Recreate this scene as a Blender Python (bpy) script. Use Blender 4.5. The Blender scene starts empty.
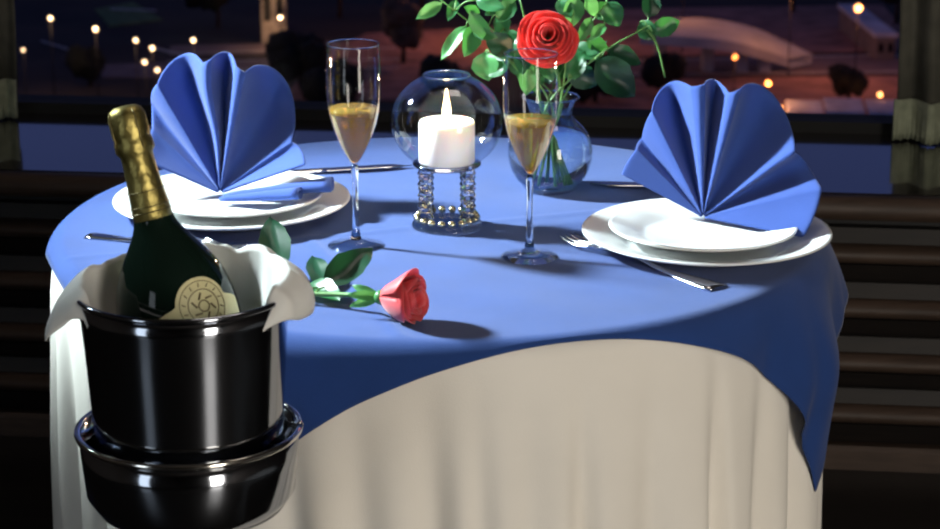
import bpy, bmesh, math, random
from mathutils import Vector, Matrix, noise

S = bpy.context.scene
COL = S.collection
R = math.radians
PI = math.pi

# ------------------------------------------------------------------ camera
cam = bpy.data.cameras.new('camera')
cam_o = bpy.data.objects.new('camera', cam)
COL.objects.link(cam_o)
cam_o.location = (0.036, -2.5, 1.44)
cam_o.rotation_euler = (R(90 - 16.5), 0, 0)
cam.sensor_width = 36.0
cam.lens = 2240 * 36 / 940
cam.clip_end = 1000
cam.dof.use_dof = True
cam.dof.focus_distance = 2.42
cam.dof.aperture_fstop = 14
S.camera = cam_o

# ------------------------------------------------------------------ world: dusk sky
W = bpy.data.worlds.new('dusk')
S.world = W
W.use_nodes = True
wn, wl = W.node_tree.nodes, W.node_tree.links
wn.clear()
wo = wn.new('ShaderNodeOutputWorld')
wb = wn.new('ShaderNodeBackground')
tc = wn.new('ShaderNodeTexCoord')
sx = wn.new('ShaderNodeSeparateXYZ')
cr = wn.new('ShaderNodeValToRGB')
wl.new(tc.outputs['Generated'], sx.inputs[0])
wl.new(sx.outputs['Z'], cr.inputs[0])
wl.new(cr.outputs[0], wb.inputs[0])
wl.new(wb.outputs[0], wo.inputs[0])
e = cr.color_ramp.elements
e[0].position = 0.0
e[0].color = (0.02, 0.014, 0.02, 1)
e[1].position = 0.02
e[1].color = (0.10, 0.07, 0.13, 1)
for p, c in ((0.10, (0.055, 0.072, 0.19)), (0.30, (0.045, 0.065, 0.19)), (1.0, (0.01, 0.015, 0.06))):
    k = e.new(p)
    k.color = (*c, 1)
wb.inputs[1].default_value = 1.0

# ------------------------------------------------------------------ lights and exposure
def area(name, loc, target, size, power, color, size_y=None):
    l = bpy.data.lights.new(name, 'AREA')
    l.energy = power
    l.color = color
    l.shape = 'RECTANGLE'
    l.size = size
    l.size_y = size_y or size
    o = bpy.data.objects.new(name, l)
    COL.objects.link(o)
    o.location = loc
    o.rotation_euler = (Vector(target) - Vector(loc)).to_track_quat('-Z', 'Y').to_euler()
    return o
def spot(name, loc, target, angle, blend, radius, power, color):
    l = bpy.data.lights.new(name, 'SPOT')
    l.energy = power
    l.color = color
    l.spot_size = R(angle)
    l.spot_blend = blend
    l.shadow_soft_size = radius
    o = bpy.data.objects.new(name, l)
    COL.objects.link(o)
    o.location = loc
    o.rotation_euler = (Vector(target) - Vector(loc)).to_track_quat('-Z', 'Y').to_euler()
    return o
spot('key_lamp', (-1.85, 0.55, 2.10), (0.04, -0.08, 0.95), 31, 0.6, 0.12, 1500, (0.80, 0.95, 0.98))
area('fill_lamp', (1.6, -3.3, 1.15), (0.05, -0.3, 0.6), 0.7, 65, (1.0, 0.92, 0.81), 2.0)
area('side_lamp', (-1.9, -2.6, 1.1), (-0.1, -0.3, 0.6), 0.5, 8, (0.80, 0.90, 1.0), 1.8)
area('overhead_fill', (0.2, 0.1, 2.70), (0.0, 0.9, 0.4), 0.8, 9, (1.0, 0.86, 0.76))  # unseen overhead fill, added to brighten the slat and ledge tops
VS = S.view_settings
VS.view_transform = 'Standard'
VS.look = 'None'
VS.exposure = 0.0
VS.gamma = 1.0
VS.use_curve_mapping = False
S.cycles.max_bounces = 12
S.cycles.transparent_max_bounces = 24
S.cycles.transmission_bounces = 12
S.cycles.sample_clamp_indirect = 6
S.cycles.filter_width = 2.2

# ------------------------------------------------------------------ materials
def sock(n, *names):
    for x in names:
        if x in n.inputs:
            return n.inputs[x]
def mat(name, color, rough=0.5, metal=0.0, var=0.0, scale=20.0, bump=0.0, bscale=200.0, trans=0.0, ior=1.45,
        sheen=0.0, coat=0.0, emit=None, estr=0.0, sss=0.0, spec=None, translucent=None):
    m = bpy.data.materials.new(name)
    m.use_nodes = True
    nt = m.node_tree
    n, l = nt.nodes, nt.links
    b = n['Principled BSDF']
    b.inputs['Base Color'].default_value = (*color, 1)
    b.inputs['Roughness'].default_value = rough
    b.inputs['Metallic'].default_value = metal
    b.inputs['IOR'].default_value = ior
    sock(b, 'Transmission Weight', 'Transmission').default_value = trans
    if sheen:
        sock(b, 'Sheen Weight').default_value = sheen
    if coat:
        sock(b, 'Coat Weight').default_value = coat
    if spec is not None:
        sock(b, 'Specular IOR Level').default_value = spec
    if sss:
        sock(b, 'Subsurface Weight').default_value = sss
        b.inputs['Subsurface Radius'].default_value = (0.02, 0.012, 0.008)
        b.inputs['Subsurface Scale'].default_value = 0.6
    if emit:
        b.inputs['Emission Color'].default_value = (*emit, 1)
        b.inputs['Emission Strength'].default_value = estr
    co = n.new('ShaderNodeTexCoord')
    if var:
        t = n.new('ShaderNodeTexNoise')
        t.inputs['Scale'].default_value = scale
        t.inputs['Detail'].default_value = 4
        r = n.new('ShaderNodeValToRGB')
        r.color_ramp.elements[0].position = 0.3
        r.color_ramp.elements[1].position = 0.7
        r.color_ramp.elements[0].color = (*[max(0, c * (1 - var)) for c in color], 1)
        r.color_ramp.elements[1].color = (*[min(1, c * (1 + var)) for c in color], 1)
        l.new(co.outputs['Object'], t.inputs['Vector'])
        l.new(t.outputs[0], r.inputs[0])
        l.new(r.outputs[0], b.inputs['Base Color'])
    if bump:
        t2 = n.new('ShaderNodeTexNoise')
        t2.inputs['Scale'].default_value = bscale
        t2.inputs['Detail'].default_value = 3
        bp = n.new('ShaderNodeBump')
        bp.inputs['Strength'].default_value = bump
        bp.inputs['Distance'].default_value = 0.002
        l.new(co.outputs['Object'], t2.inputs['Vector'])
        l.new(t2.outputs[0], bp.inputs['Height'])
        l.new(bp.outputs[0], b.inputs['Normal'])
    if translucent:
        w, tcol = translucent
        tr = n.new('ShaderNodeBsdfTranslucent')
        tr.inputs[0].default_value = (*tcol, 1)
        mx = n.new('ShaderNodeMixShader')
        mx.inputs[0].default_value = w
        l.new(b.outputs[0], mx.inputs[1])
        l.new(tr.outputs[0], mx.inputs[2])
        l.new(mx.outputs[0], n['Material Output'].inputs['Surface'])
    return m
def thin_glass(name, tint=(0.97, 0.985, 1.0), lo=0.025, hi=0.42, blend=0.35):
    """thin blown glass: clear seen square on, mirror-like towards its edges"""
    m = bpy.data.materials.new(name)
    m.use_nodes = True
    n, l = m.node_tree.nodes, m.node_tree.links
    n.remove(n['Principled BSDF'])
    tr = n.new('ShaderNodeBsdfTransparent')
    tr.inputs[0].default_value = (*tint, 1)
    gl = n.new('ShaderNodeBsdfGlossy')
    gl.inputs['Roughness'].default_value = 0.03
    lw = n.new('ShaderNodeLayerWeight')
    lw.inputs[0].default_value = blend
    mr = n.new('ShaderNodeMapRange')
    mr.inputs['To Min'].default_value = lo
    mr.inputs['To Max'].default_value = hi
    mx = n.new('ShaderNodeMixShader')
    l.new(lw.outputs['Facing'], mr.inputs['Value'])
    l.new(mr.outputs[0], mx.inputs[0])
    l.new(tr.outputs[0], mx.inputs[1])
    l.new(gl.outputs[0], mx.inputs[2])
    l.new(mx.outputs[0], n['Material Output'].inputs['Surface'])
    return m
def wood(name, c1, c2, rough, sc=(2, 30, 30), coat=0.0):
    m = mat(name, c1, rough, coat=coat)
    n, l = m.node_tree.nodes, m.node_tree.links
    b = n['Principled BSDF']
    co = n.new('ShaderNodeTexCoord')
    mp = n.new('ShaderNodeMapping')
    mp.inputs['Scale'].default_value = sc
    t = n.new('ShaderNodeTexNoise')
    t.inputs['Scale'].default_value = 3
    t.inputs['Detail'].default_value = 6
    r = n.new('ShaderNodeValToRGB')
    r.color_ramp.elements[0].position = 0.3
    r.color_ramp.elements[1].position = 0.72
    r.color_ramp.elements[0].color = (*c1, 1)
    r.color_ramp.elements[1].color = (*c2, 1)
    l.new(co.outputs['Object'], mp.inputs[0])
    l.new(mp.outputs[0], t.inputs['Vector'])
    l.new(t.outputs[0], r.inputs[0])
    l.new(r.outputs[0], b.inputs['Base Color'])
    return m

M = {}
M['blue'] = mat('blue_cloth', (0.015, 0.048, 0.195), 0.85, var=0.08, scale=14, bump=0.25, bscale=900, sheen=0.15, spec=0.2)
M['napkin'] = mat('blue_napkin', (0.036, 0.078, 0.30), 0.85, var=0.06, scale=20, bump=0.25, bscale=900, sheen=0.15, spec=0.2,
                  translucent=(0.16, (0.07, 0.03, 0.40)))
M['cream'] = mat('cream_cloth', (0.80, 0.76, 0.69), 0.9, var=0.03, scale=9, bump=0.2, bscale=900, spec=0.2)
M['linen'] = mat('white_linen', (0.84, 0.84, 0.82), 0.9, var=0.03, scale=14, bump=0.2, bscale=900, spec=0.2,
                 translucent=(0.25, (0.8, 0.76, 0.6)))
M['china'] = mat('white_china', (0.76, 0.77, 0.76), 0.18, var=0.01, scale=8, coat=0.3)
M['chrome'] = mat('dark_chrome', (0.30, 0.32, 0.36), 0.10, 1.0, var=0.06, scale=5)
M['steel'] = mat('bright_steel', (0.72, 0.72, 0.74), 0.14, 1.0, var=0.05, scale=30)
M['rim'] = mat('polished_rim', (0.75, 0.73, 0.68), 0.12, 1.0, var=0.05, scale=30)
M['bottle'] = mat('dark_green_glass', (0.004, 0.010, 0.007), 0.07, var=0.2, scale=10, ior=1.32)
M['foil'] = mat('gold_foil', (0.31, 0.255, 0.085), 0.42, 1.0, var=0.25, scale=60, bump=0.8, bscale=110)
M['foil_dark'] = mat('dark_gold_print', (0.16, 0.13, 0.05), 0.4, 0.7, var=0.2, scale=60)
M['label'] = mat('pale_gold_paper', (0.66, 0.60, 0.33), 0.5, var=0.08, scale=60)
M['print'] = mat('brown_print', (0.20, 0.16, 0.08), 0.6, var=0.2, scale=80)
M['glass'] = thin_glass('thin_glass')
M['vaseglass'] = thin_glass('vase_glass', (0.90, 0.95, 0.99), 0.05, 0.6, 0.4)
M['pane'] = thin_glass('window_glass', (0.96, 0.97, 0.98), 0.0, 0.12, 0.2)
M['crystal'] = mat('cut_crystal', (0.97, 0.98, 1.0), 0.02, trans=1.0, ior=1.5, var=0.01, scale=40)
M['champagne'] = mat('champagne', (0.74, 0.46, 0.09), 0.02, trans=0.78, ior=1.33, var=0.03, scale=30)
M['water'] = mat('vase_water', (0.92, 0.97, 1.0), 0.02, trans=1.0, ior=1.16, var=0.01, scale=20)
M['brass'] = mat('brass_bead', (0.80, 0.68, 0.42), 0.2, 1.0, var=0.1, scale=80)
M['wax'] = mat('white_wax', (0.93, 0.89, 0.82), 0.45, sss=0.35, var=0.02, scale=20, emit=(1.0, 0.72, 0.42), estr=0.12)  # faint emission stands in for flame light glowing through the wax
M['wick'] = mat('black_wick', (0.02, 0.02, 0.02), 0.9, var=0.1)
M['flame'] = mat('flame', (1, 0.8, 0.5), 0.5, emit=(1.0, 0.66, 0.34), estr=9, var=0.02)
M['red'] = mat('red_petal', (0.80, 0.035, 0.03), 0.55, var=0.2, scale=50, sheen=0.25, translucent=(0.25, (0.8, 0.03, 0.02)))
M['pinkred'] = mat('coral_petal', (0.72, 0.06, 0.07), 0.5, var=0.2, scale=50, sheen=0.3, translucent=(0.2, (0.8, 0.06, 0.05)))
M['leaf'] = mat('green_leaf', (0.025, 0.13, 0.045), 0.36, var=0.3, scale=30, translucent=(0.25, (0.10, 0.35, 0.05)))
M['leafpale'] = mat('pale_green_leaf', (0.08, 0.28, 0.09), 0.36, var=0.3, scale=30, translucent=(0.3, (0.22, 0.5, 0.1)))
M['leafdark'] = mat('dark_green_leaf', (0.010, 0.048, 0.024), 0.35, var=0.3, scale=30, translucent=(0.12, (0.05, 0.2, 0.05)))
M['stem'] = mat('green_stem', (0.10, 0.24, 0.06), 0.5, var=0.25, scale=60)
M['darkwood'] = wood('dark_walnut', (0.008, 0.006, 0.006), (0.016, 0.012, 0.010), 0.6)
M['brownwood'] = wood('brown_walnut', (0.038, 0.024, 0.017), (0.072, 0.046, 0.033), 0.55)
M['ledge'] = wood('polished_black_ledge', (0.008, 0.007, 0.007), (0.016, 0.012, 0.010), 0.14, coat=1.0)
M['recess'] = mat('black_recess', (0.010, 0.010, 0.012), 0.6, var=0.2, scale=10)
M['frame'] = mat('black_window_frame', (0.005, 0.005, 0.005), 0.8, var=0.2, scale=20)
M['wallpaint'] = mat('dark_wall_paint', (0.06, 0.05, 0.045), 0.9, var=0.1, scale=3)
M['carpet'] = wood('black_floorboards', (0.010, 0.009, 0.009), (0.018, 0.016, 0.015), 0.3, sc=(1.5, 14, 14))
M['curtain'] = mat('grey_olive_curtain', (0.075, 0.072, 0.056), 0.9, var=0.2, scale=30, bump=0.3, bscale=500)
M['fringe'] = mat('sage_fringe', (0.21, 0.23, 0.16), 0.9, var=0.2, scale=60)
M['tablewood'] = wood('table_wood', (0.16, 0.09, 0.05), (0.28, 0.17, 0.09), 0.5)

# ------------------------------------------------------------------ mesh helpers
def link(name, verts, faces, m, parent=None, smooth=True, sub=0, solid=0.0, loc=None, mats=None, midx=None, soff=-1.0):
    me = bpy.data.meshes.new(name)
    me.from_pydata([tuple(v) for v in verts], [], faces)
    bm = bmesh.new()
    bm.from_mesh(me)
    bmesh.ops.recalc_face_normals(bm, faces=bm.faces)
    bm.to_mesh(me)
    bm.free()
    if smooth:
        for p in me.polygons:
            p.use_smooth = True
    o = bpy.data.objects.new(name, me)
    COL.objects.link(o)
    for q in (mats or [m]):
        me.materials.append(q)
    if midx:
        for p, i in zip(me.polygons, midx):
            p.material_index = i
    if parent is not None:
        o.parent = parent
    if loc is not None:
        o.location = loc
    if solid:
        d = o.modifiers.new('solid', 'SOLIDIFY')
        d.thickness = solid
        d.offset = soff
    if sub:
        d = o.modifiers.new('sub', 'SUBSURF')
        d.levels = sub
        d.render_levels = sub
    return o
class Geo:
    def __init__(s):
        s.v, s.f = [], []
    def add(s, v, f):
        k = len(s.v)
        s.v += [Vector(x) for x in v]
        s.f += [tuple(i + k for i in q) for q in f]
        return s
    def grid(s, fn, nu, nv, closed=False):
        v = [fn(i, j) for i in range(nu) for j in range(nv)]
        f = []
        for i in range(nu if closed else nu - 1):
            for j in range(nv - 1):
                a, b = i * nv + j, ((i + 1) % nu) * nv + j
                f.append((a, b, b + 1, a + 1))
        return s.add(v, f)
    def box(s, x0, x1, y0, y1, z0, z1, T=None):
        v = [(x, y, z) for x in (x0, x1) for y in (y0, y1) for z in (z0, z1)]
        if T:
            v = [T(Vector(q)) for q in v]
        return s.add(v, [(0, 1, 3, 2), (4, 6, 7, 5), (0, 4, 5, 1), (2, 3, 7, 6), (0, 2, 6, 4), (1, 5, 7, 3)])
    def lathe(s, prof, n=48, T=None, caps=True):
        v, f = [], []
        m = len(prof)
        for i in range(n):
            a = 2 * PI * i / n
            for r, z in prof:
                p = Vector((r * math.cos(a), r * math.sin(a), z))
                v.append(T @ p if T is not None else p)
        for i in range(n):
            for j in range(m - 1):
                a, b = i * m + j, ((i + 1) % n) * m + j
                f.append((a, b, b + 1, a + 1))
        if caps:
            f.append(tuple(i * m for i in range(n)))
            f.append(tuple(i * m + m - 1 for i in range(n)))
        return s.add(v, f)
    def tube(s, pts, r, n=8):
        pts = [Vector(p) for p in pts]
        rs = r if isinstance(r, (list, tuple)) else [r] * len(pts)
        v, f = [], []
        up = Vector((0, 0, 1))
        for i, p in enumerate(pts):
            t = (pts[min(i + 1, len(pts) - 1)] - pts[max(i - 1, 0)]).normalized()
            a = t.cross(up)
            if a.length < 1e-3:
                a = t.cross(Vector((1, 0, 0)))
            a.normalize()
            b = t.cross(a)
            for k in range(n):
                g = 2 * PI * k / n
                v.append(p + (a * math.cos(g) + b * math.sin(g)) * rs[i])
        for i in range(len(pts) - 1):
            for k in range(n):
                k2 = (k + 1) % n
                f.append((i * n + k, i * n + k2, (i + 1) * n + k2, (i + 1) * n + k))
        f.append(tuple(range(n)))
        f.append(tuple((len(pts) - 1) * n + k for k in range(n)))
        return s.add(v, f)
    def ball(s, c, r, n=12, m=8, sq=1.0):
        prof = [(max(1e-4, r * math.sin(PI * j / m)), -r * sq * math.cos(PI * j / m)) for j in range(m + 1)]
        return s.lathe(prof, n, Matrix.Translation(c))
    def build(s, name, m, parent=None, **k):
        return link(name, s.v, s.f, m, parent, **k)
def tag(o, label, cat, group=None, kind=None):
    o['label'] = label
    if cat:
        o['category'] = cat
    if group:
        o['group'] = group
    if kind:
        o['kind'] = kind
    return o
def thing(name, label, cat, loc=(0, 0, 0), rz=0.0, group=None):
    o = bpy.data.objects.new(name, None)
    COL.objects.link(o)
    o.empty_display_size = 0.05
    o.location = loc
    o.rotation_euler = (0, 0, rz)
    return tag(o, label, cat, group)
def struct(o):
    o['kind'] = 'structure'
    return o
def lerp(a, b, t):
    return a + (b - a) * t
def smooth(t):
    t = max(0.0, min(1.0, t))
    return t * t * (3 - 2 * t)
def curve_pts(pts, n=20):
    """Catmull-Rom through pts"""
    P = [Vector(p) for p in pts]
    P = [P[0] * 2 - P[1]] + P + [P[-1] * 2 - P[-2]]
    out = []
    segs = len(P) - 3
    for k in range(n + 1):
        u = k / n * segs
        i = min(int(u), segs - 1)
        t = u - i
        a, b, c, d = P[i:i + 4]
        out.append(0.5 * (2 * b + (c - a) * t + (2 * a - 5 * b + 4 * c - d) * t * t + (3 * b - a - 3 * c + d) * t ** 3))
    return out
def frame(z, x=(1, 0, 0)):
    z = Vector(z).normalized()
    x = Vector(x)
    x = (x - z * x.dot(z))
    if x.length < 1e-4:
        x = Vector((0, 1, 0)) - z * z.y
    x.normalize()
    y = z.cross(x)
    return Matrix((x, y, z)).transposed().to_4x4()

# ------------------------------------------------------------------ room (its window wall is turned a little)
YAW = R(-6.38)
ORI = Vector((0.01, 1.2, 0))
cw, sw = math.cos(YAW), math.sin(YAW)
def L2W(p):
    return Vector((ORI.x + p.x * cw - p.y * sw, ORI.y + p.x * sw + p.y * cw, p.z))
def wbox(*a):
    return Geo().box(*a, T=L2W)
WX = 2.7
struct(wbox(-WX, WX, -5.6, 0.62, -0.06, 0.0).build('floor', M['carpet'], smooth=False))
struct(wbox(-WX, WX, -5.6, 0.62, 2.75, 2.85).build('ceiling', M['wallpaint'], smooth=False))
struct(wbox(-WX - 0.1, -WX, -5.6, 0.62, 0, 2.75).build('wall_left', M['wallpaint'], smooth=False))
struct(wbox(WX, WX + 0.1, -5.6, 0.62, 0, 2.75).build('wall_right', M['wallpaint'], smooth=False))
struct(wbox(-WX, WX, -5.7, -5.6, 0, 2.75).build('wall_front', M['wallpaint'], smooth=False))
g = Geo()
g.box(-WX, WX, 0.02, 0.62, 0.0, 0.47, T=L2W)
g.box(-WX, -2.3, 0.40, 0.62, 0.47, 2.75, T=L2W)
g.box(2.3, WX, 0.40, 0.62, 0.47, 2.75, T=L2W)
g.box(-2.3, 2.3, 0.40, 0.62, 2.4, 2.75, T=L2W)
struct(g.build('wall_back', M['recess'], smooth=False))
# wooden louvre front of the window seat: rounded nosings with sloping boards between
def nosing(zc, h, d, y0=0.02):
    prof = [(y0, zc - h / 2)]
    for k in range(9):
        a = -PI / 2 + PI * k / 8
        prof.append((y0 - d + d * 0.55 - math.cos(a) * d * 0.55, zc + math.sin(a) * h / 2))
    prof.append((y0, zc + h / 2))
    return prof
def extrude(prof, x0, x1):
    G = Geo()
    n = len(prof)
    v = [L2W(Vector((x, y, z))) for x in (x0, x1) for y, z in prof]
    f = [(i, (i + 1) % n, n + (i + 1) % n, n + i) for i in range(n)] + [tuple(range(n)), tuple(range(n, 2 * n))]
    return G.add(v, f)
pan = thing('louvre_panel', 'dark walnut louvred front below the window ledge', 'wall panelling')
pan['kind'] = 'structure'
for z in (0.388, 0.292, 0.196, 0.103):
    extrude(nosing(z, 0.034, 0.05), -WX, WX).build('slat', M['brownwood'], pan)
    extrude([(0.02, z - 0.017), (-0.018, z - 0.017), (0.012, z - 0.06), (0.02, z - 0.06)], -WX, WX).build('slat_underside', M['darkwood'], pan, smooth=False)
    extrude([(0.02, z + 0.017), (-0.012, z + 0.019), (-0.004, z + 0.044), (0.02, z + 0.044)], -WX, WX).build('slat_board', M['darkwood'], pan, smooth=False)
struct(extrude([(0.02, 0.0), (-0.012, 0.0), (-0.012, 0.034), (-0.006, 0.042), (0.02, 0.042)], -WX, WX).build('baseboard_back', M['brownwood'], smooth=False))
led = struct(wbox(-WX, WX, -0.035, 0.43, 0.472, 0.5).build('window_ledge', M['ledge'], smooth=False))
led['label'] = 'polished black window ledge reflecting the dusk sky'
n_ = extrude(nosing(0.478, 0.040, 0.035, -0.036), -WX, WX).build('ledge_nosing', M['brownwood'], led)
# window: frame and pane
win = thing('window_1', 'wide black-framed window overlooking the night city', 'window')
win['kind'] = 'structure'
del win['category']
g = Geo()
g.box(-2.3, 2.3, 0.40, 0.47, 0.5, 0.521, T=L2W)
g.box(-2.3, 2.3, 0.40, 0.47, 2.35, 2.4, T=L2W)
for x in (-2.3, 2.24):
    g.box(x, x + 0.06, 0.40, 0.47, 0.521, 2.35, T=L2W)
g.build('window_frame', M['frame'], win, smooth=False)
wbox(-2.24, 2.24, 0.43, 0.436, 0.521, 2.35).build('window_pane', M['pane'], win, smooth=False)
# curtains
def curtain(xa, xb, label, seed):
    rnd = random.Random(seed)
    t = thing('curtain', label, 'curtain', group='curtains at the window ends')
    nx, nz = 90, 14
    ph = [rnd.uniform(0, 6) for _ in range(3)]
    def fold(x):
        return 0.016 * math.sin(x * 62 + ph[0]) + 0.009 * math.sin(x * 131 + ph[1]) + 0.006 * math.sin(x * 29 + ph[2])
    def fn(z0, z1, off):
        def q(i, j):
            x = lerp(xa, xb, i / (nx - 1))
            z = lerp(z0, z1, j / (nz - 1))
            k = 0.55 + 0.45 * (1 - (z - 0.5) / 1.9)
            return L2W(Vector((x + 0.004 * math.sin(z * 9 + x * 20), 0.345 - off + fold(x) * k, z)))
        return q
    Geo().grid(fn(0.560, 2.36, 0), nx, nz).build('drape', M['curtain'], t, solid=0.003)
    def fr(i, j):
        x = lerp(xa - 0.003, xb + 0.003, i / (nx * 3 - 1))
        z = lerp(0.5025, 0.578, j / 5)
        strand = 0.003 * math.sin(x * 900) * (1 - j / 5)
        return L2W(Vector((x, 0.331 + fold(x) + strand, z + (0.003 * abs(math.sin(x * 240)) if j == 0 else 0))))
    Geo().grid(fr, nx * 3, 6).build('fringe', M['fringe'], t, solid=0.005)
    return t
curtain(-1.38, -0.872, 'olive grey curtain with pale fringed hem at the left end of the window', 2)
curtain(0.760, 1.35, 'olive grey curtain with pale fringed hem at the right end of the window', 5)
rod = Geo().tube([L2W(Vector((-2.2, 0.345, 2.37))), L2W(Vector((2.2, 0.345, 2.37)))], 0.014, 12).build('curtain_rod', M['frame'])
tag(rod, 'black curtain rod above the window', 'curtain rod')

# ------------------------------------------------------------------ the city far below the window
GZ = -40.0
M['ground'] = mat('dark_ground', (0.040, 0.026, 0.018), 0.95, var=0.45, scale=0.12)
M['asphalt'] = mat('asphalt', (0.22, 0.15, 0.13), 0.85, var=0.18, scale=0.5)
M['ground_lit'] = mat('lamplit_ground', (0.34, 0.17, 0.13), 0.95, var=0.4, scale=0.35)  # reddish tint puts the orange lamp glow into the ground colour
M['concrete'] = mat('pale_concrete', (0.52, 0.50, 0.47), 0.85, var=0.15, scale=0.4)
M['line'] = mat('road_paint', (0.6, 0.55, 0.5), 0.8, var=0.1, scale=1)
M['turf'] = mat('lawn', (0.13, 0.19, 0.06), 0.95, var=0.35, scale=0.8)
M['roofpale'] = mat('pale_roof', (0.55, 0.56, 0.60), 0.8, var=0.3, scale=0.6)
M['wallfar'] = mat('far_wall', (0.22, 0.17, 0.14), 0.9, var=0.2, scale=0.6)
M['sandstone'] = mat('sandstone', (0.42, 0.34, 0.25), 0.9, var=0.35, scale=0.9)
M['crown'] = mat('night_foliage', (0.010, 0.011, 0.006), 0.95, var=0.4, scale=0.8)
M['crown_lit'] = mat('lamplit_foliage', (0.10, 0.065, 0.045), 0.95, var=0.4, scale=0.8)  # lighter than the other crowns: lamp glow put into the foliage colour
M['bark'] = mat('bark', (0.05, 0.035, 0.025), 0.95, var=0.3, scale=2)
M['post'] = mat('lamp_post_metal', (0.02, 0.018, 0.016), 0.6, 0.5, var=0.1, scale=2)
M['bulb'] = mat('peach_lamp', (1, 0.8, 0.6), 0.5, emit=(1.0, 0.70, 0.45), estr=1.7, var=0.02)
M['bulb_orange'] = mat('orange_lamp', (1, 0.6, 0.3), 0.5, emit=(1.0, 0.46, 0.17), estr=2.2, var=0.02)
M['bulb_dim'] = mat('dim_orange_lamp', (1, 0.5, 0.2), 0.5, emit=(1.0, 0.36, 0.12), estr=0.9, var=0.02)
struct(Geo().box(-160, 160, 120, 420, GZ - 0.5, GZ).build('ground', M['ground'], smooth=False))
def flat(name, poly, m, h=0.05, z=GZ):
    n = len(poly)
    v = [(x, y, z) for x, y in poly] + [(x, y, z + h) for x, y in poly]
    f = [tuple(range(n)), tuple(range(n, 2 * n))] + [(i, (i + 1) % n, n + (i + 1) % n, n + i) for i in range(n)]
    return Geo().add(v, f).build(name, m, smooth=False)
flat('far_avenue', [(-29.1, 212.1), (-4.4, 215.2), (-4.3, 210.1), (-28.5, 207.1)], M['asphalt'])['kind'] = 'structure'
flat('near_avenue', [(-28.2, 204.2), (-6.6, 205.2), (-6.3, 197.8), (-27.1, 196.0)], M['asphalt'])['kind'] = 'structure'
flat('slip_road', [(-10.4, 218.4), (9.2, 223.9), (8.8, 212.6), (-2.5, 198.0), (-6.0, 187.6), (-16.4, 187.6), (-13.4, 209.1)], M['ground_lit'], 0.08)['kind'] = 'structure'
flat('highway', [(7.5, 204.2), (44.2, 208.1), (43.3, 198.7), (7.2, 196.9)], M['asphalt'], 0.09)['kind'] = 'structure'
flat('verge', [(7.0, 196.0), (42.2, 197.8), (40.7, 180.4), (7.6, 178.8)], M['ground_lit'], 0.06)['kind'] = 'structure'
flat('yard', [(8.0, 232.0), (44.2, 235.0), (43.3, 209.7), (7.2, 205.9)], M['ground_lit'], 0.06)['kind'] = 'structure'
for (x0, y0, x1, y1, w) in ((7.5, 203.6, 44, 207.4, 0.35), (7.2, 197.6, 43.3, 199.4, 0.3), (-28.4, 204.0, -6.6, 205.0, 0.3), (-27.3, 199.5, -6.5, 201, 0.25), (-28.5, 208, -4.6, 211, 0.25),
                            (-42, 214, -38, 209, 0.5), (-38, 232, -33, 231, 0.6), (-31, 211, -27.5, 207, 0.7)):
    flat('road_line', [(x0, y0), (x1, y1), (x1, y1 + w), (x0, y0 + w)], M['line'], 0.02, GZ + 0.09)['kind'] = 'structure'
flat('lawn', [(-39.6, 232.1), (-36.2, 236.5), (-31.6, 226.0), (-36.5, 222.2)], M['turf'], 0.1)['kind'] = 'structure'
flat('paving', [(-34.4, 202.4), (-28.0, 203.8), (-27.5, 196.9), (-33.3, 196.9)], M['asphalt'], 0.1)['kind'] = 'structure'
# the curving ramp
def ramp():
    L_ = [(15.8, 203.1), (21.6, 205.2), (26.1, 203.8), (29.2, 202.1), (31.7, 201.9)]
    R_ = [(15.4, 197.1), (20.6, 195.2), (23.8, 195.9), (26.8, 197.9), (29.4, 199.7)]
    H_ = [4.0, 4.0, 3.45, 2.35, 1.25]
    A, B = curve_pts([(x, y, GZ + h) for (x, y), h in zip(L_, H_)], 24), curve_pts([(x, y, GZ + h) for (x, y), h in zip(R_, H_)], 24)
    G = Geo()
    def fn(i, j):
        a, b = A[i], B[i]
        return [a - Vector((0, 0, 0.9)), a, b, b - Vector((0, 0, 0.9)), a - Vector((0, 0, 0.9))][j]
    G.grid(fn, 25, 5)
    for i in (2, 7, 12, 16):
        c = (A[i] + B[i]) / 2
        G.box(c.x - 0.5, c.x + 0.5, c.y - 0.8, c.y + 0.8, GZ, c.z - 0.85)
    return G
tag(ramp().build('ramp', M['concrete'], smooth=False), 'pale concrete ramp curving above the highway beyond the window', 'ramp')['kind'] = 'structure'
# low buildings
def building(x, y, w, d, h, rz, label, wm, rm, nwin=3):
    t = thing('building', label, 'building', (x, y, GZ), rz)
    Geo().box(-w / 2, w / 2, -d / 2, d / 2, 0, h).build('walls', M[wm], t, smooth=False)
    Geo().box(-w / 2 - 0.2, w / 2 + 0.2, -d / 2 - 0.2, d / 2 + 0.2, h, h + 0.35).build('roof', M[rm], t, smooth=False)
    for k in range(nwin):
        cx = -w / 2 + w * (k + 0.5) / nwin
        Geo().box(cx - w / nwin * 0.28, cx + w / nwin * 0.28, -d / 2 - 0.06, -d / 2 + 0.02, h * 0.35, h * 0.75).build('window', M['post'], t, smooth=False)
    return t
building(-19.2, 214.6, 2.4, 3.0, 6.5, 0.1, 'narrow sandstone building lit by the lamp beside it', 'sandstone', 'sandstone', 2)
building(27.3, 176.2, 2.5, 4.2, 1.6, -0.1, 'low shed with pale roof, nearest the right napkin', 'wallfar', 'roofpale', 2)
building(30.6, 176.8, 2.7, 4.6, 1.6, -0.1, 'low shed with pale roof, middle one of the row', 'wallfar', 'roofpale', 2)
building(33.9, 176.4, 2.5, 4.2, 1.6, -0.1, 'low shed with pale roof, nearest the right curtain', 'wallfar', 'roofpale', 2)
building(38.6, 213.0, 1.8, 16.0, 2.2, 0.06, 'long narrow shed with grey-blue roof near the right curtain', 'wallfar', 'roofpale', 2)
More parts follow.
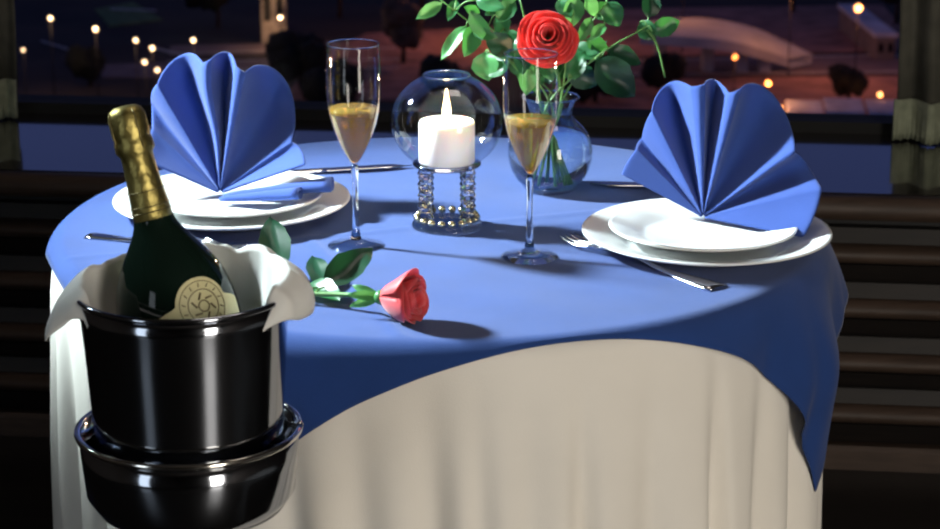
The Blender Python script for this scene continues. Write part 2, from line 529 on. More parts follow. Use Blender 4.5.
# trees
def tree(x, y, r, h, label, m='crown', seed=0):
    rn = random.Random(seed)
    t = thing('tree', label, 'tree', (x, y, GZ), 0, 'dark trees in the city')
    Geo().tube([(0, 0, 0), (0.1, 0, h * 0.4), (0, 0.1, h * 0.75)], [0.28, 0.2, 0.1], 7).build('trunk', M['bark'], t)
    G = Geo()
    for k in range(7):
        c = Vector((rn.uniform(-.6, .6) * r, rn.uniform(-.6, .6) * r, h * rn.uniform(0.5, 0.85)))
        rr = r * rn.uniform(0.45, 0.65)
        q = Geo().ball((0, 0, 0), rr, 18, 12)
        for v in q.v:
            v += v.normalized() * rr * 0.35 * noise.noise(v * (2.6 / rr) + Vector((k * 3.1, seed, 0)))
            v += c
        G.add(q.v, q.f)
    G.build('crown', M[m], t)
    return t
tree(32.2, 184.4, 1.6, 3.6, 'small dark round tree behind the pale-roofed sheds', 'crown', 1)
tree(22.2, 178.6, 1.0, 2.2, 'low dark bush-like tree beside the pale-roofed sheds', 'crown', 2)
tree(-6.2, 203.5, 2.3, 6.0, 'lamplit brownish tree at the roadside between the left flute and the candle globe', 'crown_lit', 3)
tree(-15.0, 192.5, 2.6, 4.4, 'dark tree seen beside the left napkin fan', 'crown', 4)
tree(-11.5, 186.0, 2.4, 2.8, 'dark tree low beside the left flute', 'crown', 5)
tree(-13.5, 228.0, 3.2, 8.0, 'dark tree above the left flute', 'crown', 6)
tree(-5.0, 229.5, 3.2, 8.5, 'dark tree above the candle globe', 'crown', 7)
tree(-25.5, 222.0, 3.2, 7.0, 'dark tree left of the sandstone building', 'crown', 8)
tree(-33.8, 193.5, 1.9, 3.4, 'dark tree above the gold bottle top', 'crown', 9)
tree(34.0, 231.0, 2.8, 7.0, 'dark tree behind the long narrow shed', 'crown', 10)
tree(43.6, 224.0, 2.4, 7.0, 'dark tree half behind the right curtain', 'crown', 11)
tree(17.4, 190.0, 2.0, 3.4, 'dark tree under the drooping twig of the bouquet', 'crown', 12)
tree(10.8, 186.5, 2.4, 3.2, 'dark tree behind the vase neck', 'crown', 13)
tree(-2.0, 189.0, 2.2, 3.0, 'dark tree behind the candle globe', 'crown', 14)
# lamps
def lamp(x, y, z, m, r, label, power=0, col=(1, 0.62, 0.32)):
    t = thing('street_lamp', label, 'street lamp', (x, y, GZ), 0, 'street lamps in the city')
    h = z - GZ
    Geo().tube([(0, 0, 0), (0, 0, h - r)], [0.06, 0.03], 8).build('post', M['post'], t)
    Geo().ball((0, 0, h), r, 14, 10).build('lamp_globe', M[m], t)
    if power:
        l = bpy.data.lights.new('street_light', 'POINT')
        l.energy = power
        l.color = col
        l.shadow_soft_size = r
        o = bpy.data.objects.new('street_light', l)
        COL.objects.link(o)
        o.location = (x, y - r - 0.45, z)
    return t
WARM = (1.0, 0.62, 0.36)
ORG = (1.0, 0.36, 0.14)
lamp(-36.1, 188.5, -33, 'bulb', 0.19, 'peach street lamp, highest of those over the bottle', 250, WARM)
lamp(-31.4, 183.4, -33, 'bulb', 0.20, 'peach street lamp directly above the gold bottle top', 250, WARM)
lamp(-27.3, 178.4, -33, 'bulb', 0.18, 'peach street lamp above the left edge of the left napkin', 150, WARM)
lamp(-25.5, 175.0, -33, 'bulb', 0.19, 'peach street lamp in the middle of the close cluster by the left napkin', 150, WARM)
lamp(-25.3, 169.3, -33, 'bulb', 0.18, 'peach street lamp second lowest of the close cluster by the left napkin', 100, WARM)
lamp(-23.9, 166.2, -33, 'bulb', 0.17, 'peach street lamp lowest of the close cluster by the left napkin', 100, WARM)
lamp(-22.6, 178.4, -33, 'bulb', 0.19, 'peach street lamp above the middle of the left napkin', 150, WARM)
lamp(-18.2, 210.5, -36.9, 'bulb', 0.20, 'peach lamp in front of the narrow sandstone building', 350, WARM)
lamp(-35.7, 174.2, -33, 'bulb', 0.14, 'small pale street lamp beside the left curtain', 60, WARM)
lamp(29.0, 198.0, -32.6, 'bulb_orange', 0.22, 'orange street lamp highest above the right napkin', 500, ORG)
lamp(34.3, 193.5, -33, 'bulb_orange', 0.36, 'large bright orange street lamp near the right curtain', 700, ORG)
lamp(20.9, 171.3, -33, 'bulb_dim', 0.22, 'small orange street lamp above the middle of the right napkin', 150, ORG)
lamp(25.4, 176.5, -38.2, 'bulb_orange', 0.16, 'small orange lamp at the pale-roofed sheds', 120, ORG)
lamp(34.2, 180.5, -38.0, 'bulb_orange', 0.22, 'orange lamp behind the pale-roofed sheds beside the round tree', 150, ORG)
lamp(14.2, 157.9, -33, 'bulb_dim', 0.18, 'small dim red-orange lamp beside the drooping twig', 0)
lamp(19.9, 204.5, -31.2, 'bulb_orange', 0.30, 'tall orange street lamp on the pale ramp', 450, ORG)
lamp(3.5, 214.0, -32.0, 'bulb_orange', 0.30, 'unseen orange lamp added behind the bouquet to brighten the slip road', 2200, ORG)  # added out of view, strong enough to light the slip road
lamp(24.5, 178.0, -36.5, 'bulb_dim', 0.25, 'dim orange lamp just above the right napkin top', 500, ORG)

# ------------------------------------------------------------------ table, cream cloth, blue overlay
TOP = 0.75
TR = 0.438
tb = thing('round_table', 'round table hidden under the cream cloth', 'table')
Geo().lathe([(0.0005, 0.715), (TR - 0.02, 0.715), (TR - 0.006, 0.722), (TR - 0.006, 0.738), (TR - 0.012, 0.7425), (0.0005, 0.7425)], 72, caps=False).build('tabletop', M['tablewood'], tb)
Geo().lathe([(0.03, 0.715), (0.03, 0.3), (0.045, 0.12), (0.05, 0.04)], 24).build('pedestal', M['tablewood'], tb)
Geo().lathe([(0.0005, 0.0), (0.24, 0.0), (0.24, 0.012), (0.06, 0.045), (0.0005, 0.05)], 40, caps=False).build('pedestal_base', M['tablewood'], tb)

rnd = random.Random(11)
GROOVES = [(-90.5, 3.0, 0.026), (-84.5, 2.0, 0.014), (-78, 2.4, 0.008), (-71, 1.8, 0.020), (-61, 2.4, 0.012), (-50, 1.7, 0.022), (-40, 2.2, 0.016), (-30, 2.4, 0.022), (-100, 3.0, 0.016), (-109, 2.6, 0.014)]
a_ = -18.0
while a_ < 238:
    GROOVES.append((a_, rnd.uniform(1.8, 3.2), rnd.uniform(0.010, 0.024)))
    a_ += rnd.uniform(9, 15)
def skirt(th, d):
    """radial offset of the cream cloth, d below the table edge: grooves that open downwards"""
    k = smooth(d / 0.28)
    dg = math.degrees(th)
    f = 0.0
    for a, w, dep in GROOVES:
        q = (dg - a - 3 * d + 180) % 360 - 180
        if abs(q) < 4 * w:
            ww = w * (0.8 + 0.9 * d)
            f += dep * math.exp(-(q / ww) ** 2)
    sw = 0.4 * math.sin(th * 13 + 0.5) + 0.4 * math.sin(th * 21 + 2)
    return 0.006 * smooth(d / 0.05) + 0.016 * d / 0.7 + k * (0.006 + 0.006 * sw - f * (0.95 + 0.7 * d))
def edge(r, r_edge, rho=0.014):
    """arc-length r from the centre -> radius, drop"""
    s0 = r_edge - rho
    if r <= s0:
        return r, 0.0
    arc = rho * PI / 2
    if r <= s0 + arc:
        a = (r - s0) / rho
        return s0 + rho * math.sin(a), rho * (1 - math.cos(a))
    return r_edge, rho + (r - s0 - arc)
NT = 540
def cream(i, j):
    th = 2 * PI * i / NT
    rr = [0.001, 0.2, 0.38, 0.43, 0.437, 0.441, 0.445, 0.449, 0.453, 0.457, 0.462][j] if j < 11 else 0.462 + 0.71 * (j - 10) / 26
    r, d = edge(rr, TR)
    return (( r + (skirt(th, d) if d > 0.012 else 0)) * math.cos(th), (r + (skirt(th, d) if d > 0.012 else 0)) * math.sin(th), TOP - 0.004 - d)
tag(Geo().grid(cream, NT, 37, closed=True).build('tablecloth', M['cream']),
    'cream floor-length tablecloth falling in folds from the round table', 'tablecloth')
# the blue square, turned so that a corner hangs at the right front and one behind the ice bucket
QA = R(-72)
HALF = 0.471
QC = Vector((math.cos(R(108)), math.sin(R(108)))) * 0.030 + Vector((math.cos(R(18)), math.sin(R(18)))) * 0.022
def overlay(i, j):
    n = 170
    u = (i / n * 2 - 1) * HALF
    v = (j / n * 2 - 1) * HALF
    x = QC.x + u * math.cos(QA) - v * math.sin(QA)
    y = QC.y + u * math.sin(QA) + v * math.cos(QA)
    rr = math.hypot(x, y)
    th = math.atan2(y, x)
    r, d = edge(rr, TR + 0.004)
    z = TOP - d
    if d > 0:
        off = max(0.0, skirt(th, d)) + 0.004 * smooth(d / 0.02)
        # folds of the hanging corners
        dc = (th - R(-27) + PI) % (PI / 2)
        dc = min(dc, PI / 2 - dc)
        k = smooth(d / 0.12)
        if R(-70) < th < R(25):
            off += k * (0.016 * math.cos(dc * 13) + 0.012) * (1 - 1.25 * smooth((d - 0.08) / 0.16))
        else:
            off += k * 0.004 * math.cos(dc * 13)
        r += off
        if R(-60) < th < R(10) and d > 0.05:
            z -= 0.035 * smooth((d - 0.05) / 0.2)
    else:
        z += 0.0022 * noise.noise(Vector((x * 11, y * 11, 2))) * smooth((TR - rr) / 0.08)
        # pressed creases across the cloth
        for c, ang in ((0.02, QA), (-0.16, QA + PI / 2)):
            q = x * math.cos(ang) + y * math.sin(ang) - c
            z += 0.0016 * math.exp(-(q / 0.006) ** 2)
    return (r * math.cos(th), r * math.sin(th), z)
tag(Geo().grid(overlay, 171, 171).build('table_overlay', M['blue'], solid=0.0012, soff=1.0),
    'square royal blue overlay cloth laid cornerwise over the cream tablecloth', 'tablecloth')
TZ = TOP + 0.0012

# ------------------------------------------------------------------ plates
def plate(name, c, r, h, label, z, cat='plate'):
    t = r
    prof = [(0.0005, 0.003), (t * 0.60, 0.003), (t * 0.66, 0.0045), (t * 0.72, h * 0.55), (t * 0.97, h), (t, h + 0.0004), (t + 0.0008, h - 0.0012),
            (t * 0.98, h - 0.003), (t * 0.73, h * 0.45 - 0.002), (t * 0.64, 0.001), (t * 0.60, 0.0), (t * 0.56, 0.0), (t * 0.55, 0.0012), (0.0005, 0.0012)]
    o = Geo().lathe(prof, 96, caps=False).build(name, M['china'], loc=(c[0], c[1], z))
    return tag(o, label, cat)
PL = (-0.243, 0.040)
PR = (0.299, -0.100)
plate('dinner_plate', PL, 0.138, 0.019, 'large white dinner plate under a smaller plate, left place setting', TZ)
plate('dinner_plate', PR, 0.138, 0.019, 'large white dinner plate under a smaller plate, right place setting', TZ)
plate('side_plate', (PL[0] + 0.002, PL[1] + 0.002), 0.104, 0.015, 'smaller white plate under the left blue napkin', TZ + 0.0095)
plate('side_plate', (PR[0] - 0.004, PR[1] + 0.002), 0.104, 0.015, 'smaller white plate under the right blue napkin', TZ + 0.0095)
PZ = TZ + 0.0135

# ------------------------------------------------------------------ fan-folded napkins
def fan(apex, tips, gaps, n=16, m=18):
    """a pleated fan: folds run from the apex to each tip; between two folds the cloth is a deep cup
    (bulge of its outer edge, depth, where it is deepest, waver of its first fold)"""
    A = Vector(apex)
    T = [Vector(t) for t in tips]
    cols = []
    for k in range(len(T) - 1):
        for q in range(n + (1 if k == len(T) - 2 else 0)):
            cols.append((k, q / n))
    def fn(i, j):
        k, s = cols[i]
        bulge, back, s0, wob = gaps[k]
        wob2 = gaps[k + 1][3] if k + 1 < len(gaps) else 0.0
        t = j / (m - 1)
        a, b = T[k] - A, T[k + 1] - A
        d = a.lerp(b, s)
        ln = lerp(a.length, b.length, s) * (1 + bulge * math.sin(PI * s) ** 0.7)
        d = d.normalized() * ln
        if s < s0:
            h = math.sin(PI / 2 * s / s0) ** 0.8
        else:
            h = math.cos(PI / 2 * (s - s0) / (1 - s0)) ** 1.1 if s < 1 else 0.0
        g_ = t ** 0.8 * (1 - 0.30 * smooth((t - 0.78) / 0.22))
        d = d * (0.012 + 0.988 * t)
        d.y += back * h * g_
        w = lerp(wob, wob2, s) * math.sin(t * 6.0) * t
        return A + d + Vector((w, 0, 0))
    return Geo().grid(fn, len(cols), m)
nk = thing('napkin', 'blue napkin folded into a fan on the left plates', 'napkin', group='blue fan-folded napkins')
aL = (-0.2591, 0.0599, 0.771)
tL = [(-0.3381, 0.0605, 0.8061), (-0.3427, 0.1039, 0.8382), (-0.3483, 0.1352, 0.8654), (-0.3365, 0.1172, 0.8888), (-0.2799, 0.1094, 0.917), (-0.2665, 0.1071, 0.9222), (-0.2409, 0.0978, 0.9157), (-0.2276, 0.0918, 0.9085), (-0.1739, 0.059, 0.8318), (-0.1552, 0.0214, 0.8146)]
gL = [(0.03, 0.008, 0.5, 0), (0.0, 0.012, 0.5, 0), (0.02, -0.004, 0.5, 0), (0.07, 0.062, 0.58, 0), (0.0, -0.006, 0.5, 0.006), (0.03, 0.048, 0.55, 0.006), (0.0, -0.005, 0.5, 0), (0.16, 0.070, 0.52, 0), (0.02, 0.012, 0.4, 0)]
fan(aL, tL, gL).build('fan', M['napkin'], nk, solid=0.0028, sub=1)
def tail(a, b, w0, w1, h):
    """a flattened rolled end of the napkin, open at its far end, with the cloth turned once inside"""
    a, b = Vector(a), Vector(b)
    F = frame(b - a, (0, 0, 1)).to_3x3()
    L = (b - a).length
    def fn(i, j):
        g_ = i / 35 * 2.9 * PI - 0.6
        t = j / 11
        k = 1 - 0.42 * (i / 35)
        w = lerp(w0, w1, t ** 0.8) * k * (1 + 0.05 * math.sin(t * 7))
        hh = lerp(0.003, h, t ** 0.7) * k
        return a + F @ Vector((hh * math.sin(g_), w * math.cos(g_), L * t))
    return Geo().grid(fn, 36, 12)
tail((-0.256, 0.027, PZ + 0.006), (-0.160, 0.004, PZ + 0.0190), 0.003, 0.0135, 0.0085).build('tail', M['napkin'], nk, solid=0.0012)
tail((-0.252, 0.034, PZ + 0.008), (-0.124, 0.026, PZ + 0.0245), 0.004, 0.019, 0.0095).build('tail', M['napkin'], nk, solid=0.0012)

nk = thing('napkin', 'blue napkin folded into a fan on the right plates', 'napkin', group='blue fan-folded napkins')
aR = (0.2999, -0.0521, 0.771)
tR = [(0.2087, -0.0145, 0.8117), (0.2264, 0.0013, 0.8384), (0.2336, 0.0233, 0.845), (0.2444, 0.009, 0.8813), (0.2864, 0.0023, 0.9107), (0.3039, -0.0031, 0.9153), (0.3278, -0.0155, 0.9075), (0.343, -0.0197, 0.913), (0.3991, -0.0649, 0.8486), (0.4273, -0.0883, 0.8143), (0.4024, -0.1282, 0.769)]
gR = [(0.0, 0.0, 0.5, 0), (0.0, 0.006, 0.5, 0), (0.02, -0.004, 0.5, 0), (0.04, 0.060, 0.58, 0), (0.0, -0.006, 0.5, 0), (0.02, 0.042, 0.55, 0), (0.0, -0.005, 0.5, 0), (0.10, 0.070, 0.55, 0), (0.0, 0.045, 0.5, 0), (0.0, 0.003, 0.4, 0)]
fan(aR, tR, gR).build('fan', M['napkin'], nk, solid=0.0028, sub=1)

# ------------------------------------------------------------------ cutlery
def fork(loc, rz, label):
    t = thing('fork', label, 'fork', loc, rz, 'table forks')
    G = Geo()
    def hd(i, j):                                   # handle and neck along -x, tines along +x
        s = i / 19
        x = lerp(-0.125, 0.022, s)
        w = 0.0085 * (1 - smooth(s * 1.5)) + 0.0032 + 0.008 * smooth((s - 0.86) / 0.14)
        y = (j / 4 - 0.5) * 2 * w
        z = 0.002 + 0.009 * math.exp(-((x - 0.0) / 0.035) ** 2) + 0.0012 * (1 - (j - 2) ** 2 / 4)
        return (x, y, z)
    G.grid(hd, 20, 5).build('handle', M['steel'], t, solid=0.0018)
    G = Geo()
    for k in range(4):
        y = (k - 1.5) * 0.0060
        G.tube([(0.020, y * 0.9, 0.0095), (0.035, y, 0.0050), (0.05, y, 0.0035), (0.064, y, 0.006), (0.070, y, 0.008)], [0.0019, 0.0018, 0.0016, 0.0012, 0.0006], 6)
    G.build('tines', M['steel'], t)
    return t
def knife(loc, rz, label):
    t = thing('knife', label, 'knife', loc, rz, 'table knives')
    def hd(i, j):
        s = i / 15
        x = lerp(-0.12, -0.01, s)
        a = 2 * PI * j / 8
        w = lerp(0.0078, 0.0055, s) * (0.35 if i in (0,) else 1)
        return (x, w * math.cos(a), 0.0034 + 0.0030 * math.sin(a))
    Geo().grid(hd, 16, 9).build('handle', M['steel'], t)
    def bl(i, j):
        s = i / 15
        x = lerp(-0.012, 0.105, s)
        w = 0.009 * (1 - 0.9 * smooth((s - 0.75) / 0.25))
        return (x, -0.006 + (j / 3) * 2 * w + (0.012 * 0 + 0.004 * smooth((s - .75) / .25)), 0.0028 - 0.0006 * j / 3)
    Geo().grid(bl, 16, 4).build('blade', M['steel'], t, solid=0.0014)
    return t
fork((0.199, -0.151, TZ), R(130), 'steel fork in front of the right plates, tines toward the table centre').scale = (1.2, 1.2, 1.1)
knife((0.288, 0.160, TZ), R(177), 'steel knife lying behind the right plates beside the vase')
fork((-0.278, -0.107, TZ), R(-21), 'steel fork in front of the left plates behind the champagne bottle')
knife((-0.140, 0.232, TZ), R(14), 'steel knife lying behind the left plates beyond the left flute')

# ------------------------------------------------------------------ champagne flutes
def flute(loc, h, label):
    t = thing('champagne_flute', label, 'champagne glass', loc, 0, 'champagne flutes')
    z0 = h * 0.40
    zl = h - 0.071
    bowl = []
    for k in range(21):
        s = k / 20
        z = lerp(z0, h, s)
        r = 0.030 * (math.sin(min(1, s / 0.62) * PI / 2) ** 0.78) if s > 0 else 0.002
        r = r if s < 0.62 else 0.030 * (1 - 0.06 * ((s - 0.62) / 0.38) ** 2)
        bowl.append((max(0.002, r), z))
    Geo().lathe(bowl, 48, caps=False).build('bowl', M['glass'], t)
    def rad(z):
        for (r0, a), (r1, b) in zip(bowl, bowl[1:]):
            if a <= z <= b:
                return lerp(r0, r1, (z - a) / (b - a))
        return 0.002
    liq = [(0.0003, z0 + 0.004)] + [(rad(z) - 0.0009, z) for z in [lerp(z0 + 0.005, zl, k / 12) for k in range(13)]] + [(0.0003, zl)]
    Geo().lathe(liq, 48, caps=False).build('champagne', M['champagne'], t)['label'] = 'golden champagne'
    g2 = Geo().lathe([(0.0004, 0.0), (0.031, 0.0), (0.0312, 0.0012), (0.016, 0.0035), (0.006, 0.009), (0.0038, 0.022), (0.0032, z0 - 0.02), (0.0042, z0 - 0.004), (0.0035, z0 + 0.002), (0.0004, z0 + 0.003)], 40, caps=False)
    g2.build('stem_and_foot', M['crystal'], t)
    tr_ = Geo()
    tr_.tube([(0.0283 * math.cos(2 * PI * k / 48), 0.0283 * math.sin(2 * PI * k / 48), h) for k in range(49)], 0.0006, 6).build('lip', M['crystal'], t)
    return t
flute((-0.091, -0.102, TZ), 0.228, 'tall champagne flute beside the left plates, standing nearer the bottle')
flute((0.101, -0.146, TZ), 0.226, 'tall champagne flute standing in front of the rose vase')

# ------------------------------------------------------------------ hurricane candle
hc = thing('candle_holder', 'crystal candle holder with four beaded columns carrying the glass globe', 'candle holder', (0.0096, -0.022, TZ))
hc.scale = (1, 1, 0.94)
Geo().lathe([(0.0005, 0.0), (0.040, 0.0), (0.041, 0.003), (0.039, 0.007), (0.030, 0.009), (0.0005, 0.009)], 40, caps=False).build('base', M['crystal'], hc)
G = Geo()
for k in range(18):
    a = 2 * PI * k / 18
    G.ball((0.034 * math.cos(a), 0.034 * math.sin(a), 0.0125), 0.0046, 8, 6)
G.build('base_beads', M['brass'], hc)
for a in (R(33), R(147), R(213), R(327)):
    G = Geo()
    cx, cy = 0.0285 * math.cos(a), 0.0285 * math.sin(a)
    prof = [(0.0005, 0.009)]
    z = 0.009
    for k in range(5):
        for q, rr in ((0.0, 0.0050), (0.003, 0.0078), (0.0075, 0.0096), (0.011, 0.0078), (0.0135, 0.0050)):
            prof.append((rr, z + q))
        z += 0.0138
    prof.append((0.0005, z))
    G.lathe(prof, 8, Matrix.Translation((cx, cy, 0)), caps=False).build('column', M['crystal'], hc, smooth=False)
    for k in (1, 3):
        Geo().lathe([(0.0046, 0.0), (0.0064, 0.001), (0.0046, 0.002)], 12, Matrix.Translation((cx, cy, 0.0085 + 0.0138 * k)), caps=False).build('collar', M['brass'], hc)
Geo().lathe([(0.0005, 0.077), (0.037, 0.077), (0.039, 0.079), (0.039, 0.0805), (0.0365, 0.0815), (0.0005, 0.0815)], 40, caps=False).build('tray', M['crystal'], hc)
gl = thing('glass_globe', 'round clear glass globe open at the top around the lit candle', 'candle globe', (0.0096, -0.022, TZ + 0.0769))
prof = []
for k in range(29):
    a = lerp(-R(56), R(66), k / 28)
    prof.append((0.0635 * math.cos(a), 0.0468 + 0.0565 * math.sin(a)))
prof += [(0.0252, 0.0995), (0.0262, 0.1003)]
Geo().lathe(prof, 64, caps=False).build('globe', M['glass'], gl)
Geo().tube([(0.0262 * math.cos(2 * PI * k / 40), 0.0262 * math.sin(2 * PI * k / 40), 0.1003) for k in range(41)], 0.0011, 6).build('lip', M['crystal'], gl)
cd = thing('candle', 'lit white pillar candle inside the glass globe', 'candle', (0.0096, -0.022, TZ + 0.0769))
Geo().lathe([(0.0005, 0.0), (0.0310, 0.0), (0.0318, 0.001), (0.0318, 0.044), (0.0306, 0.0475), (0.0285, 0.047), (0.025, 0.0425), (0.012, 0.0405), (0.0005, 0.040)], 48, caps=False).build('wax_body', M['wax'], cd)
wk = Geo().tube([(0, 0, 0.040), (0.0004, 0, 0.046), (0.0012, 0, 0.050)], 0.0009, 8).build('wick', M['wick'], cd)
fp = [(0.0003, 0.047), (0.0030, 0.049), (0.0048, 0.054), (0.0050, 0.060), (0.0040, 0.067), (0.0024, 0.075), (0.0008, 0.083), (0.0002, 0.085)]
Geo().lathe(fp, 20, caps=False).build('flame', M['flame'], wk)
pl = bpy.data.lights.new('candle_flame_light', 'POINT')
pl.energy = 0.75
pl.color = (1.0, 0.66, 0.34)
pl.shadow_soft_size = 0.004
plo = bpy.data.objects.new('candle_flame_light', pl)
COL.objects.link(plo)
plo.location = (0.0096, -0.022, TZ + 0.0769 + 0.094)

# ------------------------------------------------------------------ roses and greenery
def leaf_geo(base, tip, w, droop=0.12, fold=0.35, side=None, n=11, m=7):
    """an ovate leaf with a folded midrib and a bent tip"""
    b, t = Vector(base), Vector(tip)
    ax = t - b
    L = ax.length
    ax.normalize()
    s = Vector(side) if side else ax.cross(Vector((0.15, -1, 0.35)))
    s = s - ax * s.dot(ax)
    s.normalize()
    nr = s.cross(ax)
    def fn(i, j):
        u = i / (n - 1)
        v = j / (m - 1) * 2 - 1
        ww = w * 0.5 * (math.sin(PI * u ** 0.82) ** 0.75 if 0 < u < 1 else 0.02) * (1 + 0.04 * math.sin(u * 40) * abs(v))
        return b + ax * (L * u) + s * (ww * v) + nr * (fold * abs(v) * ww - droop * L * (u - 0.4) ** 2 + 0.04 * w * math.sin(u * 9 + v * 2))
    return Geo().grid(fn, n, m)
def bloom(parent, F, r, layers, seed, m, spiral=True):
    """layered petals opening along local +z"""
    rn = random.Random(seed)
    G = Geo()
    for (cnt, rad, ht, open_, z0) in layers:
        for k in range(cnt):
            a0 = 2 * PI * (k / cnt) + rn.uniform(-0.25, 0.25) + rad * 90
            wd = 2 * PI / cnt * 0.86
            jr = rn.uniform(0.90, 1.12)
            tl = rn.uniform(-0.12, 0.16)
            sd = rn.uniform(0, 50)
            def fn(i, j, a0=a0, wd=wd, jr=jr, tl=tl, sd=sd, rad=rad, ht=ht, open_=open_, z0=z0):
                v = i / 8 * 2 - 1
                u = j / 8
                a = a0 + v * wd
                edge_ = (1 - 0.22 * abs(v) ** 2.2)
                rr = r * (0.10 + rad * jr * math.sin(min(1, u * 1.15) * PI / 2) ** 0.8 + (open_ + 0.10) * max(0, u - 0.5) ** 1.5 * (1 + 0.8 * (1 - v * v)) + tl * u * u * rad + 0.05 * u * noise.noise(Vector((v * 1.6, u * 1.5, sd))))
                z = r * (z0 + ht * u * edge_ - open_ * 0.55 * max(0, u - 0.6) ** 1.4)
                return Vector((rr * math.cos(a), rr * math.sin(a), z)) * 1.0
            G.grid(lambda i, j: F @ fn(i, j), 9, 9)
    return G.build('petals', m, parent, solid=0.0007)
# vase
VB = Vector((0.1335, 0.150, TZ))
vs = thing('glass_vase', 'round clear glass vase of water holding the rose and greenery', 'vase', VB)
vp = [(0.0005, 0.004), (0.024, 0.004), (0.030, 0.0055)]
for k in range(17):
    a = lerp(-R(52), R(56), k / 16)
    vp.append((0.0515 * math.cos(a), 0.045 + 0.0515 * math.sin(a)))
vp += [(0.0265, 0.092), (0.0265, 0.100), (0.030, 0.109), (0.034, 0.115)]
vp0 = [(0.0005, 0.0), (0.029, 0.0), (0.033, 0.003)] + [p for p in vp[3:]]
Geo().lathe(vp0, 56, caps=False).build('vase_body', M['vaseglass'], vs)
wp = [(0.0005, 0.0050)] + [(r - 0.0012, z) for r, z in vp[3:] if z < 0.072]
wp.append((0.0005, wp[-1][1]))
Geo().lathe(wp, 48, caps=False).build('water', M['water'], vs)['label'] = 'clear water'
Geo().tube([(0.034 * math.cos(2 * PI * k / 40), 0.034 * math.sin(2 * PI * k / 40), 0.115) for k in range(41)], 0.0012, 6).build('lip', M['crystal'], vs)

def stem_path(tip, k, n=14):
    a = k * 2.4
    q = Vector((math.cos(a), math.sin(a), 0))
    p = [VB + q * -0.022 + Vector((0, 0, 0.012)), VB + q * -0.004 + Vector((0, 0, 0.06)), VB + q * 0.013 + Vector((0, 0, 0.106))]
    t = Vector(tip)
    p += [lerp(p[-1], t, 0.5) + Vector((0, 0, 0.012)), t]
    return curve_pts(p, n)
rv = thing('rose', 'open red rose facing the viewer in the glass vase', 'rose')
bc = Vector((0.1285, 0.112, 0.946))
FR = Matrix.Translation(bc - Vector((0.0, -0.014, 0.004))) @ frame((-0.02, -0.92, 0.38))
LAY = [(3, 0.13, 0.95, 0.0, 0.05), (4, 0.24, 0.95, 0.02, 0.0), (5, 0.38, 0.88, 0.10, -0.05), (5, 0.52, 0.78, 0.22, -0.10), (6, 0.64, 0.66, 0.34, -0.15), (6, 0.74, 0.50, 0.45, -0.18)]
bloom(rv, FR, 0.0305, LAY, 4, M['red'])
Geo().tube(stem_path(FR @ Vector((0, 0, -0.008)), 0), 0.0022, 8).build('stem', M['stem'], rv)
G = Geo()
for k in range(5):
    a = 2 * PI * k / 5
    d = FR.to_3x3() @ Vector((math.cos(a), math.sin(a), -0.15))
    b0 = FR @ Vector((0, 0, -0.005))
    G.add(*(lambda q: (q.v, q.f))(leaf_geo(b0, b0 + d * 0.03, 0.008)))
G.build('sepals', M['leaf'], rv)
LEAVES = [(0.0027, 0.1431, 0.9815, -0.0246, 0.1371, 0.9657, 0.0122), (0.0312, 0.1503, 0.9525, 0.0036, 0.1465, 0.9168, 0.0146), (0.0204, 0.1644, 0.9814, 0.011, 0.1417, 0.9637, 0.011), (0.036, 0.1307, 0.9729, 0.0574, 0.135, 0.9409, 0.0159), (0.0384, 0.1443, 0.9488, 0.0657, 0.1275, 0.9435, 0.011), (0.0542, 0.1848, 0.9142, 0.0579, 0.1762, 0.8838, 0.0268), (0.1064, 0.146, 0.9036, 0.104, 0.1377, 0.8745, 0.0171), (0.072, 0.1651, 0.9752, 0.0563, 0.1454, 0.9679, 0.0122), (0.0684, 0.1649, 0.9644, 0.0782, 0.1703, 0.9391, 0.0171), (0.1615, 0.1588, 0.9872, 0.1584, 0.1597, 0.9532, 0.0195), (0.1827, 0.1669, 0.9592, 0.1663, 0.1442, 0.9367, 0.0122), (0.1995, 0.1717, 0.9777, 0.2141, 0.1674, 0.9518, 0.022), (0.1972, 0.1466, 0.9556, 0.1806, 0.1227, 0.9432, 0.011), (0.2414, 0.1776, 0.9524, 0.258, 0.1692, 0.9344, 0.0183), (0.2555, 0.1695, 0.9417, 0.2858, 0.1753, 0.9528, 0.0183), (0.2028, 0.1693, 0.9197, 0.2399, 0.1765, 0.9035, 0.0195), (0.1869, 0.1517, 0.9109, 0.2306, 0.1548, 0.8698, 0.0341), (0.154, 0.1545, 0.903, 0.1861, 0.1622, 0.8793, 0.0244), (0.1596, 0.1783, 0.9228, 0.1877, 0.1567, 0.9124, 0.0183), (0.0431, 0.1375, 0.9861, 0.0738, 0.1201, 0.9795, 0.0146), (0.0808, 0.1831, 0.9416, 0.0929, 0.1734, 0.9189, 0.0146), (0.1415, 0.1645, 0.9814, 0.1555, 0.15, 0.9646, 0.0146), (0.1203, 0.1579, 0.9158, 0.1346, 0.1464, 0.89, 0.0171), (0.0896, 0.1493, 0.984, 0.0694, 0.1448, 0.9608, 0.0171), (0.1737, 0.1621, 0.9842, 0.1875, 0.1688, 0.9637, 0.0146), (0.1759, 0.1675, 0.9323, 0.2007, 0.175, 0.921, 0.0146), (0.1451, 0.1771, 0.9182, 0.1311, 0.1868, 0.8915, 0.0122), (0.048, 0.1669, 0.9616, 0.0312, 0.1476, 0.9747, 0.0122)]
